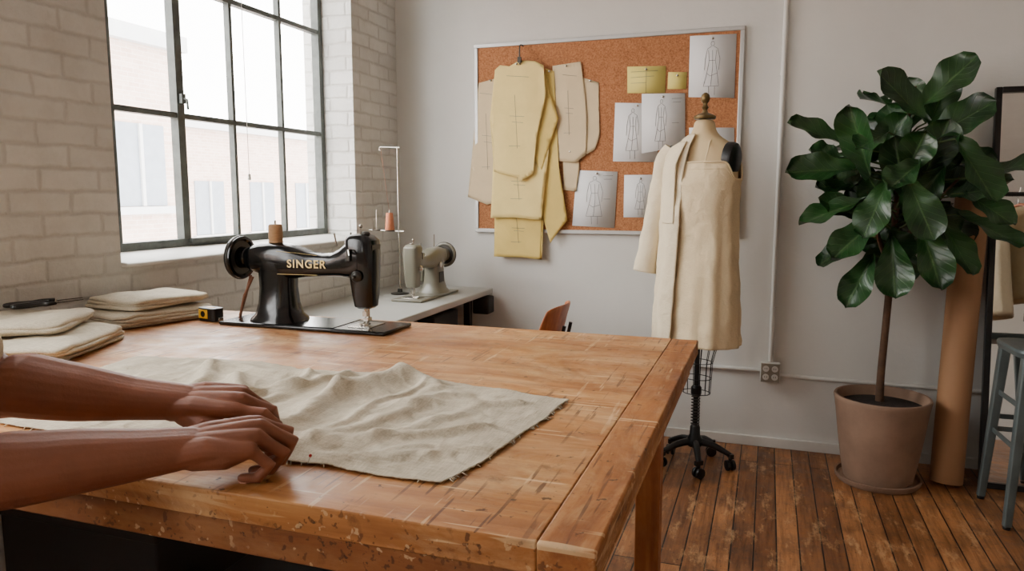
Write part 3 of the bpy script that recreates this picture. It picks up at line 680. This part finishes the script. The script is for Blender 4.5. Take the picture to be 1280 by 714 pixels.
def coatf(u,v):
    a=R(266-10*v)-u*R(185)
    z=1.628-1.0*v
    prof=[(0,.062,.062),(.03,.105,.080),(.06,.160,.098),(.10,.192,.112),(.2,.198,.135),(.35,.200,.142),(.6,.208,.152),(.8,.218,.160),(1,.226,.166)]
    for i in range(len(prof)-1):
        if prof[i][0]<=v<=prof[i+1][0]+1e-9:
            k=(v-prof[i][0])/(prof[i+1][0]-prof[i][0]);rx=prof[i][1]*(1-k)+prof[i+1][1]*k;ry=prof[i][2]*(1-k)+prof[i+1][2]*k;break
    c,s_=math.cos(a),math.sin(a)
    f=1+(.036*min(1,v*2.2))*(math.sin(9*a+1.5*v)+.9*noise.noise(Vector((c*3,s_*3,z*3))))
    return Vector((f*rx*c,f*ry*s_-.010,z+.010*math.sin(5*a)*v))
b=MB();b.grid(coatf,80,90,m_coat)
pts=[(-.158,-.01,1.568),(-.194,-.02,1.49),(-.218,-.035,1.32),(-.242,-.055,1.14),(-.266,-.075,.96)]
b.tube(pts,[.046,.056,.055,.053,.058],m_coat,28,path=12,cap=False)
b.obj('draped_coat',e,solid=.002,sharp=0)
b=MB()
def strip(u,v):
    a=R(257-3*v)-u*R(27)
    k=min(1,v*3.6)
    rx=.125+(.207-.125)*k**.8;ry=.092+(.150-.092)*k**.8
    z=1.592-.385*v
    return Vector((rx*math.cos(a)-.0,ry*math.sin(a)-.013-.003*math.sin(u*3.1),z))
b.grid(strip,12,40,m_coat);b.obj('coat_lapel',e,solid=.002,sharp=0)
for o in list(e.children):
    if o.name.startswith('draped_coat') or o.name.startswith('cream_dress'):
        tx=bpy.data.textures.new('wr','CLOUDS');tx.noise_scale=.07
        d=o.modifiers.new('w','DISPLACE');d.texture=tx;d.strength=.015;d.mid_level=.4;d.texture_coords='LOCAL'
        o.modifiers.move(len(o.modifiers)-1,0)
b=MB()
CG=((.80,.12),(.62,.10),(.53,.078),(.45,.074),(.375,.07))
for z,r in CG: b.tube([(r*math.cos(2*math.pi*k/32),r*.8*math.sin(2*math.pi*k/32),z) for k in range(33)],.0022,m_black,6)
for k in range(14):
    a=2*math.pi*k/14;b.tube([(r*math.cos(a),r*.8*math.sin(a),z) for z,r in CG],.0018,m_black,5)
b.obj('wire_cage',e)
b=MB();b.tube([(0,0,.12),(0,0,.85)],.013,m_black,14)
co=[(.020*math.cos(t*.9),.020*math.sin(t*.9),.19+t*.0022) for t in range(0,80)];b.tube(co,.0035,m_dkmetal,6)
b.lathe([(.022,.36),(.026,.37),(.026,.40),(.018,.41)],(0,0,0),m_black,20)
b.lathe([(.032,.10),(.04,.11),(.04,.135),(.026,.16),(.024,.20),(.018,.21)],(0,0,0),m_black,24)
for k in range(5):
    a=2*math.pi*k/5+.35;c,s_=math.cos(a),math.sin(a)
    b.tube([(.02*c,.02*s_,.125),(.09*c,.09*s_,.115),(.175*c,.175*s_,.078)],[.019,.017,.012],m_black,10,path=4)
    b.tube([(.175*c,.175*s_,.085),(.175*c,.175*s_,.05)],.009,m_black,8)
    T=Matrix.Translation((.175*c,.175*s_,.027))@Matrix.Rotation(a+.6,4,'Z')
    for q in(-.013,.013): b.lathe([(.012,-.008),(.025,-.007),(.027,0),(.025,.007),(.012,.008)],(q,0,0),m_black,20,T=T,axis='X')
    b.box((.018,.04,.022),(0,0,.048),m_black,T=T)
b.obj('caster_stand',e)
# ---------------------------------------------------------------- plant
PX,PY=.54,3.735
e=empty('potted_fiddle_leaf_fig',(PX,PY,0))
b=MB();b.lathe([(.12,.0),(.175,.0),(.185,.012),(.188,.030),(.180,.030),(.174,.014),(.12,.012)],(0,0,0),m_terra,48);b.obj('saucer',e)
b=MB();b.lathe([(.14,.014),(.150,.018),(.165,.10),(.183,.22),(.198,.34),(.206,.39),(.209,.405),(.206,.412),(.196,.412),(.190,.40),(.186,.34),(.17,.30)],(0,0,0),m_terra,56);b.obj('clay_pot',e)
b=MB();b.lathe([(.186,.365),(.12,.375),(.03,.385),(.001,.386)],(0,0,0),m_soil,40,cap=False);b.obj('soil',e)
b=MB()
b.tube([(-.01,0,.35),(-.012,0,.5),(-.006,.0,.7),(.0,.0,.90),(.005,.01,1.1),(.01,.01,1.3),(.02,.0,1.5),(.03,.0,1.68),(.05,-.01,1.82)],[.020,.017,.016,.016,.015,.014,.012,.009,.006],m_bark,12,path=5)
b.tube([(.0,0,1.0),(-.06,-.02,1.15),(-.12,-.03,1.35),(-.16,-.02,1.5)],[.012,.010,.008,.005],m_bark,10,path=5)
b.tube([(.0,0,1.05),(.08,-.02,1.2),(.17,-.02,1.32),(.25,0,1.42)],[.012,.010,.008,.005],m_bark,10,path=5)
b.obj('trunk',e)
lb=MB();uvs=[]
def leaf(base,tip,nrm,wd,cup=.25,droop=.12,seed=0):
    base=Vector(base);tip=Vector(tip);d=tip-base;L=d.length;d.normalize()
    nrm=Vector(nrm);nrm=(nrm-d*nrm.dot(d)).normalized();s_=d.cross(nrm)
    nu,nv=8,16;VV=[];uv=[]
    for j in range(nv+1):
        t=j/nv
        w=wd*(.06+.98*math.sin(math.pi*min(1,(t*.93+.04))**1.35)**.7*(.66+.42*t)) if t<.999 else wd*.03
        if t<.02: w=wd*.05
        for i in range(nu+1):
            a=2*i/nu-1
            wav=.07*wd*math.sin(t*15+seed+a*1.5)*abs(a)
            h=cup*wd*abs(a)**1.3-droop*L*(t*t)+wav
            VV.append(base+d*L*(t-.06*droop*t*t)+s_*a*w*.5*(1-.12*cup)+nrm*h);uv.append((i/nu,t))
    FF=[(j*(nu+1)+i,j*(nu+1)+i+1,(j+1)*(nu+1)+i+1,(j+1)*(nu+1)+i) for j in range(nv) for i in range(nu)]
    lb.add(VV,FF,m_leaf)
    uvs.extend(uv)
def pw(u,v,dy=0): return Vector(((u-1095)*.00352,dy,.90+(365-v)*.00348))
LV=[(1118,128,1170,66,-.02,-.06,.19,(-.25,-.9,.3)),(1122,148,1062,84,-.05,-.14,.17,(.2,-.9,.4)),(1120,172,1190,124,-.04,-.12,.20,(-.1,-.75,.65)),
(1062,215,1030,125,-.10,-.16,.18,(-.5,-.8,.1)),(1040,178,962,140,-.05,-.10,.15,(.05,-.6,.8)),(1045,205,961,205,-.08,-.14,.17,(-.1,-.75,.6)),
(1185,215,1264,186,-.02,-.08,.14,(0,-.55,.85)),(1150,170,1192,245,-.14,-.24,.19,(.35,-.9,.3)),(1060,245,978,268,-.08,-.14,.17,(-.1,-.7,.7)),
(1070,270,1018,318,-.12,-.22,.17,(-.3,-.8,.5)),(1072,315,1040,383,-.06,-.14,.16,(-.5,-.8,.2)),(1088,290,1094,366,-.15,-.21,.18,(0,-.95,.25)),
(1120,270,1146,354,-.10,-.18,.17,(.3,-.9,.2)),(1140,262,1186,335,-.05,-.10,.16,(.5,-.8,.3)),(1165,262,1240,298,0,-.05,.15,(.2,-.6,.8)),
(1100,215,1130,290,-.16,-.26,.18,(.1,-.85,.5)),(1080,220,1052,290,-.15,-.24,.17,(-.2,-.85,.5)),(1140,205,1100,265,-.12,-.18,.17,(-.1,-.9,.4)),
(1100,240,1085,165,-.10,-.16,.18,(.1,-.95,.1)),(1120,225,1145,145,-.05,-.12,.19,(.15,-.95,.1)),(1070,195,1100,135,0,-.05,.17,(-.2,-.9,.2)),
(1150,240,1200,225,-.08,-.16,.16,(.1,-.7,.7)),(1055,270,1005,238,-.04,-.08,.14,(-.1,-.7,.7)),(1060,290,1005,330,-.02,-.04,.13,(-.4,-.7,.5)),
(1165,235,1220,270,-.1,-.16,.15,(.2,-.75,.6)),(1078,160,1040,180,-.12,-.2,.15,(-.2,-.8,.5)),(1110,300,1115,352,.02,0,.14,(.1,-.9,.2)),
(1130,180,1165,200,.04,.0,.18,(.1,-.9,.4)),(1085,255,1060,210,-.02,-.05,.18,(-.1,-.95,.2)),(1125,255,1175,285,.05,.05,.18,(.2,-.9,.3)),
(1060,235,1015,200,.05,.08,.17,(0,-.9,.4)),(1090,170,1125,105,.06,.10,.17,(0,-.9,.2)),(1100,270,1060,310,.06,.1,.17,(-.1,-.9,.2)),
(1030,190,990,175,.0,-.02,.14,(-.1,-.7,.7)),(1150,250,1195,300,.08,.12,.16,(.2,-.8,.4)),(1110,200,1075,230,-.2,-.28,.16,(-.1,-.8,.6)),
(1105,180,1080,120,.02,.03,.17,(0,-1,.1)),(1130,150,1150,85,.04,.05,.17,(.1,-1,.1)),(1095,300,1070,350,.04,.03,.16,(-.3,-.9,.1)),(1150,200,1205,190,.03,.0,.17,(.1,-.8,.5)),
(1055,225,1000,225,.06,.05,.17,(0,-.8,.5)),(1060,175,1020,215,.03,.0,.17,(-.2,-.9,.3)),(1130,290,1165,320,.06,.05,.16,(.3,-.9,.1)),(1075,245,1035,255,.04,.02,.19,(0,-1,.2)),
(1140,225,1185,215,.08,.08,.19,(0,-1,.2)),(1110,140,1105,85,.08,.10,.16,(0,-1,.1)),(1100,210,1115,160,-.14,-.22,.17,(.1,-.9,.35)),(1060,200,1050,135,.04,.02,.17,(-.1,-1,.1)),(1090,280,1110,320,-.05,-.1,.17,(.1,-1,.2))]
for i,(a,b_,c,d,y0_,y1_,w,n_) in enumerate(LV):
    B0=pw(a,b_,y0_);T0=pw(c,d,y1_)
    j=Vector((random.uniform(-.3,.3),random.uniform(-.1,.1),random.uniform(-.25,.25)))
    leaf(B0,T0,Vector(n_)+j,w*.92,random.uniform(.08,.26),random.uniform(.02,.14),i)
for i in range(30):
    z=random.uniform(1.1,1.75);a=random.uniform(.1*math.pi,.9*math.pi)
    B0=Vector((.06*math.cos(a),.04+.04*math.sin(a),z));L=random.uniform(.2,.27)
    dx=math.cos(a)*L*.9;dyy=min(math.sin(a)*L*.75,.2)
    leaf(B0,B0+Vector((dx,dyy,random.uniform(-.1,.14))),Vector((random.uniform(-.3,.3),-.2,1)),.155,.2,.12,i)
lo=lb.obj('leaves',e,sharp=0,fix=False)
ul=lo.data.uv_layers.new(name='UVMap')
for lp in lo.data.loops: ul.data[lp.index].uv=uvs[lp.vertex_index]
b=MB()
for (a,b_,c,d,y0_,y1_,w,n_) in LV:
    B0=pw(a,b_,y0_);z=max(.95,min(1.8,B0.z-.05));A=Vector((.01+(.03 if z>1.5 else 0),0,z))
    b.tube([A,(A+B0)/2+Vector((0,0,.01)),B0,B0+(pw(c,d,y1_)-B0)*.05],[.0045,.004,.0035,.003],m_petiole,6)
b.obj('petioles',e)
# ---------------------------------------------------------------- kraft roll
b=MB()
T=Matrix.Translation((.835,3.775,.0))@Vector((.065,.195,1.37)).to_track_quat('Z','Y').to_matrix().to_4x4()
b.lathe([(.056,.02),(.066,.014),(.069,.02),(.0695,.7),(.071,1.37),(.058,1.372),(.030,1.37),(.028,1.30),(.001,1.30)],(0,0,0),m_kraft,40,T=T)
b.obj('kraft_paper_roll')
# ---------------------------------------------------------------- leaning mirror
e=empty('leaning_mirror',(.972,3.80,.0));e.rotation_euler=(-math.atan2(.235,1.86),0,0)
W_,H_=.72,1.85
b=MB()
for x in(.0125,W_-.0125): b.box((.026,.03,H_),(x,0,H_/2),m_black)
for z in(.0125,H_-.0125): b.box((W_-.052,.03,.026),(W_/2,0,z),m_black)
b.box((W_-.04,.006,H_-.04),(W_/2,.011,H_/2),m_black)
b.obj('mirror_frame',e,bevel=.003)
b=MB();b.box((W_-.05,.004,H_-.05),(W_/2,.002,H_/2),m_mirror);b.obj('mirror_glass',e)
# ---------------------------------------------------------------- stool
e=empty('metal_stool',(1.115,3.50,0),R(3))
b=MB();b.loft([srect(0,0,h,h,z,32,6) for z,h in((.700,.150),(.702,.160),(.722,.166),(.732,.162),(.735,.150),(.730,.12),(.729,.04))],m_stool)
b.obj('seat',e,bevel=0)
b=MB()
cs=[(-1,-1),(1,-1),(1,1),(-1,1)]
for sx_,sy_ in cs: 
    b.loft([srect(sx_*(.125+.035*k),sy_*(.125+.035*k),.022-.006*k,.022-.006*k,.705-.69*k,12,4) for k in(0,.25,.5,.75,1)],m_stool)
    b.lathe([(.014,0),(.016,.012)],(sx_*.16,sy_*.16,0),m_black,10)
for zz,r in((.33,.144),(.50,.135)):
    for i in range(4):
        a=cs[i];c=cs[(i+1)%4]
        if zz<.4 or i%2: b.box((abs(a[0]-c[0])*r+.006,abs(a[1]-c[1])*r+.006,.022),((a[0]+c[0])/2*r,(a[1]+c[1])/2*r,zz),m_stool)
b.obj('legs',e,bevel=.002)
# ---------------------------------------------------------------- garment rack (seen in the mirror)
e=empty('garment_rack')
b=MB()
for x in(1.1,2.2):
    b.tube([(x,2.55,.03),(x,2.55,1.72)],.014,m_black,12);b.tube([(x,2.3,.03),(x,2.8,.03)],.014,m_black,12)
b.tube([(1.05,2.55,1.71),(2.25,2.55,1.71)],.014,m_black,12)
b.obj('rack_frame',e)
def garment(name,x,mat,L=.8,w=.2):
    g=empty(name,(x,2.55,1.69),R(70));g.parent=e
    q=MB();q.tube([(0,0,0.02),(.018,0,.045),(.02,0,.06)],.002,m_chrome,6)
    q.tube([(0,0,.0),(0,0,-.05)],.003,m_chrome,6);q.tube([(-w,0,-.13),(-w*.5,0,-.085),(0,0,-.05),(w*.5,0,-.085),(w,0,-.13)],.011,m_ply,10,path=4);q.obj('wooden_hanger',g)
    q=MB();q.loft([ell(-.07-t*L,rx*w/.2,ry,0,0,64,2.4,fo,x*3,6) for t,rx,ry,fo in((0,.05,.03,0),(.03,.12,.035,.01),(.08,.205,.045,.02),(.3,.19,.06,.03),(.6,.2,.07,.05),(1,.23,.08,.07))],mat,cap=False);q.obj('garment_cloth',g,solid=.003,sub=1,sharp=0)
garment('hanging_dress',1.30,m_coat,.72);garment('hanging_shirt',1.48,m_dress,.6);garment('hanging_shirt',1.68,m_trou,.7);garment('hanging_dress',1.9,m_linen2,.9)
# ---------------------------------------------------------------- person
e=empty('seamstress')
nails=MB()
def hand(b,W,F,U,right,fl,mat,thumb,k_=1.0):
    W=Vector(W);F=Vector(F).normalized();U=Vector(U);U=(U-F*U.dot(F)).normalized();S_=U.cross(F) if right else F.cross(U)
    P=lambda f,s,u:W+(F*f+S_*s+U*u)*k_
    fs=[(.088,.029,.0,[.043,.026,.021],.0096),(.093,.009,.004,[.047,.030,.022],.0099),(.088,-.011,.002,[.043,.028,.021],.0094),(.079,-.029,-.005,[.034,.022,.019],.0084)]
    for i,(f,s,u,Ls,r) in enumerate(fs):
        r=r*(k_*.94)
        b.tube([P(-.01,s*.5,0),P(.03,s*.72,.003),P(f-.01,s,u),P(f,s,u-.001)],[.019*k_,.0165*k_,.0126*k_,.0114*k_],mat,14,rnd=True)
        p=P(f,s,u);ang=0;lat=s*1.9;pts=[p];rad=[r*1.2];d=None
        for k in range(3):
            ang+=R(fl[i][k]);lt=lat*(1 if k==0 else -.1)
            d=(F*math.cos(ang)-U*math.sin(ang)+S_*lt).normalized()
            m_=p+d*Ls[k]*.5*k_;q=p+d*Ls[k]*k_
            pts+=[m_,q];rad+=[r*(.95-.05*k),r*(1.09-.09*k) if k<2 else r*.74]
            p=q
        b.tube(pts,rad,mat,14,rnd=True)
        up=(F*math.sin(ang)+U*math.cos(ang)).normalized()
        T=Matrix.Translation(p-d*.004+up*r*.62)@Matrix((S_,d,up)).transposed().to_4x4()
        nails.ball((0,0,0),1,m_nail,.0058*k_,.0075*k_,.0026*k_,12,T=T)
    b.tube([P(.0,0,-.006),P(.045,.0,-.010),P(.078,-.004,-.008)],[.021*k_,.022*k_,.014*k_],mat,14,rnd=True)
    b.tube([P(.01,-.014,-.008),P(.05,-.024,-.010),P(.07,-.027,-.008)],[.017*k_,.017*k_,.012*k_],mat,14,rnd=True)
    a=[P(.008,.014,-.010)]+[P(*t) for t in thumb]
    b.tube(a,[.019*k_,.0155*k_,.0118*k_,.0112*k_,.0085*k_],mat,14,rnd=True)
    return P,S_,U
sk=MB()
RW=(-.783,.815,.984);RF=(.82,.55,.14)
P,S_,U_=hand(sk,RW,RF,(-.05,-.26,1),True,[(34,82,48),(42,88,50),(48,90,52),(54,88,52)],m_skin,[(.045,.040,-.020),(.072,.044,-.030),(.097,.030,-.036)],1.14)
for o in(-.009,0,.009):
    off=S_*o
    sk.tube([Vector((-1.055,.50,1.17)),Vector((-1.0,.625,.995))+off*.3,Vector((-.945,.675,.983))+off,Vector((-.88,.73,.984))+off,Vector((-.82,.78,.984))+off,Vector(RW)+off+Vector(RF).normalized()*.012],[.054,.047,.0475,.040,.031,.0245],m_skin,20,path=4,rnd=True)
LW=(-.940,.980,.992);LF=(.94,.30,.08)
P,S_,U_=hand(sk,LW,LF,(.05,-.30,1),False,[(14,40,26),(30,62,36),(44,74,40),(54,76,42)],m_skin,[(.045,.040,-.018),(.075,.045,-.024),(.108,.036,-.026)],1.16)
for o in(-.009,0,.009):
    off=S_*o
    sk.tube([Vector((-1.29,.72,1.28)),Vector((-1.205,.825,1.055))+off*.3,Vector((-1.15,.86,1.035))+off,Vector((-1.08,.90,1.018))+off,Vector((-1.01,.943,1.003))+off,Vector(LW)+off+Vector(LF).normalized()*.012],[.054,.046,.049,.043,.032,.0245],m_skin,20,path=4,rnd=True)
sk.obj('arms_and_hands',e,remesh=.0020,smooth=3)
nails.obj('fingernails',e)
fwd=Vector((.62,.78,0)).normalized();rt=Vector((.78,-.62,0)).normalized()
SL=Vector((-1.32,.68,1.33));SR=Vector((-1.10,.44,1.27));C=(SL+SR)/2
hip=Vector((-1.36,.34,.92))
sh=MB()
for s in(-1,0,1):
    c2=C+(SR-SL)*.30*s
    sh.tube([hip+rt*.08*s,hip*.6+c2*.4+rt*.03*s,hip*.25+c2*.75,c2-Vector((0,0,.01))],[.13,.12,.12,.085],m_shirt,20,path=4,rnd=True)
sh.tube([SL,Vector((-1.265,.745,1.20)),Vector((-1.222,.80,1.10))],[.075,.072,.068],m_shirt,18,path=3,rnd=True)
sh.tube([SR,Vector((-1.06,.50,1.17)),Vector((-1.03,.565,1.08))],[.075,.072,.066],m_shirt,18,path=3,rnd=True)
sh.obj('shirt',e,remesh=.008,smooth=6)
tr=MB()
for s in(-1,1):
    h=hip+rt*.085*s
    tr.tube([h+Vector((0,0,-.0)),h+Vector((0,0,-.10)),h+rt*.015*s+Vector((0,0,-.42)),h+rt*.02*s+Vector((0,0,-.85))],[.115,.105,.075,.06],m_trou,18,path=4,rnd=True)
    tr.tube([hip+rt*.04*s+Vector((0,0,-.02)),h],[.12,.11],m_trou,18,rnd=True)
tr.obj('trousers',e,remesh=.01,smooth=4)
shoe=MB()
for s in(-1,1):
    f=hip+rt*.105*s;f.z=.035
    shoe.tube([f-fwd*.07+Vector((0,0,.005)),f+fwd*.05,f+fwd*.17-Vector((0,0,.008))],[.038,.038,.028],m_black,16,path=3,rnd=True)
shoe.obj('shoes',e)
hd=MB();look=(fwd*.8+Vector((0,0,-.6))).normalized();hu=(Vector((0,0,1))-look*look.z).normalized();hr=look.cross(hu)
hc=C+Vector((0,0,.235))+fwd*.06
TH=Matrix.Translation(hc)@Matrix((hr,look,hu)).transposed().to_4x4()
hd.ball((0,0,.02),.1,m_skin,.76,.95,1.1,28,T=TH);hd.ball((0,.03,-.05),.065,m_skin,.85,.95,.95,24,T=TH)
hd.tube([(0,.088,.02),(0,.112,-.018),(0,.10,-.028)],[.008,.013,.010],m_skin,12,rnd=True,T=TH)
for s in(-1,1):
    hd.ball((s*.077,.0,-.005),.03,m_skin,.35,.7,1.1,14,T=TH)
hd.tube([(-.022,.088,-.058),(0,.096,-.056),(.022,.088,-.058)],.006,m_skin,10,rnd=True,T=TH)
nk=C+Vector((0,0,.0));hd.tube([nk,nk*.4+hc*.6-look*.02,hc-look*.02],[.06,.052,.055],m_skin,18,rnd=True)
hd.obj('head',e,remesh=.004,smooth=4)
q=MB()
for s in(-1,1):
    q.ball((s*.03,.083,.012),.012,m_white,n=14,T=TH);q.ball((s*.03,.0925,.010),.0055,m_eye,n=12,T=TH)
q.obj('eyes',e)
q=MB();q.ball((0,-.022,.045),.108,m_hair,.82,.92,.98,28,T=TH);q.ball((0,-.11,.05),.045,m_hair,n=16,T=TH);q.obj('hair',e)
b=MB();b.tube([(-.648,.918,TZ+.010),(-.645,.922,TZ+.022)],.0006,m_chrome,5);b.ball((-.645,.922,TZ+.023),.0026,m_red,n=10);b.obj('sewing_pin')
# ---------------------------------------------------------------- exterior
def building(name,x,y0,y1,ztop,mat):
    e=empty(name);b=MB();b.box((.6,y1-y0,ztop+8),(x-.3,(y0+y1)/2,(ztop-8)/2),mat);b.box((.8,y1-y0+.2,.25),(x-.25,(y0+y1)/2,ztop+.12),m_ext2);b.obj('facade',e)
    b=MB()
    z=ztop-1.9
    while z>-7:
        y=y0+.8
        while y<y1-1.2:
            b.box((.05,1.0,1.3),(x+.0,y+.5,z),m_extw);b.box((.12,1.2,.12),(x+.03,y+.5,z-.72),m_ext2);b.box((.08,.06,1.3),(x+.02,y+.5,z),m_ext2);y+=2.0
        z-=2.6
    b.obj('facade_windows',e)
building('exterior_building',-9.5,2,10.2,3.7,m_ext)
building('exterior_building',-13,9.5,30,2.9,m_ext)
building('exterior_building',-11,-14,0,3.2,m_ext)
b=MB();b.box((60,80,.1),(-33,0,-8),m_ext2);b.obj('exterior_ground')
# ---------------------------------------------------------------- light
w=bpy.data.worlds.new('World');bpy.context.scene.world=w;w.use_nodes=True
bg=w.node_tree.nodes['Background'];bg.inputs[0].default_value=(1,.985,.96,1);bg.inputs[1].default_value=16.5
def portal(loc,rot,sx_,sy_):
    l=bpy.data.lights.new('window_portal','AREA');l.shape='RECTANGLE';l.size=sx_;l.size_y=sy_;l.cycles.is_portal=True
    o=bpy.data.objects.new('window_portal',l);bpy.context.collection.objects.link(o);o.location=loc;o.rotation_euler=rot
for y0,y1 in wins: portal((XL-T_-.01,(y0+y1)/2,1.93),(0,R(-90),0),1.7,y1-y0)
# ---------------------------------------------------------------- camera
cam=bpy.data.cameras.new('camera');co_=bpy.data.objects.new('camera',cam);bpy.context.collection.objects.link(co_)
cam.sensor_width=36;cam.lens=920/1280*36;cam.clip_start=.05
co_.location=(0,0,1.35);co_.rotation_euler=(R(90-7.13),0,R(19.1))
bpy.context.scene.camera=co_
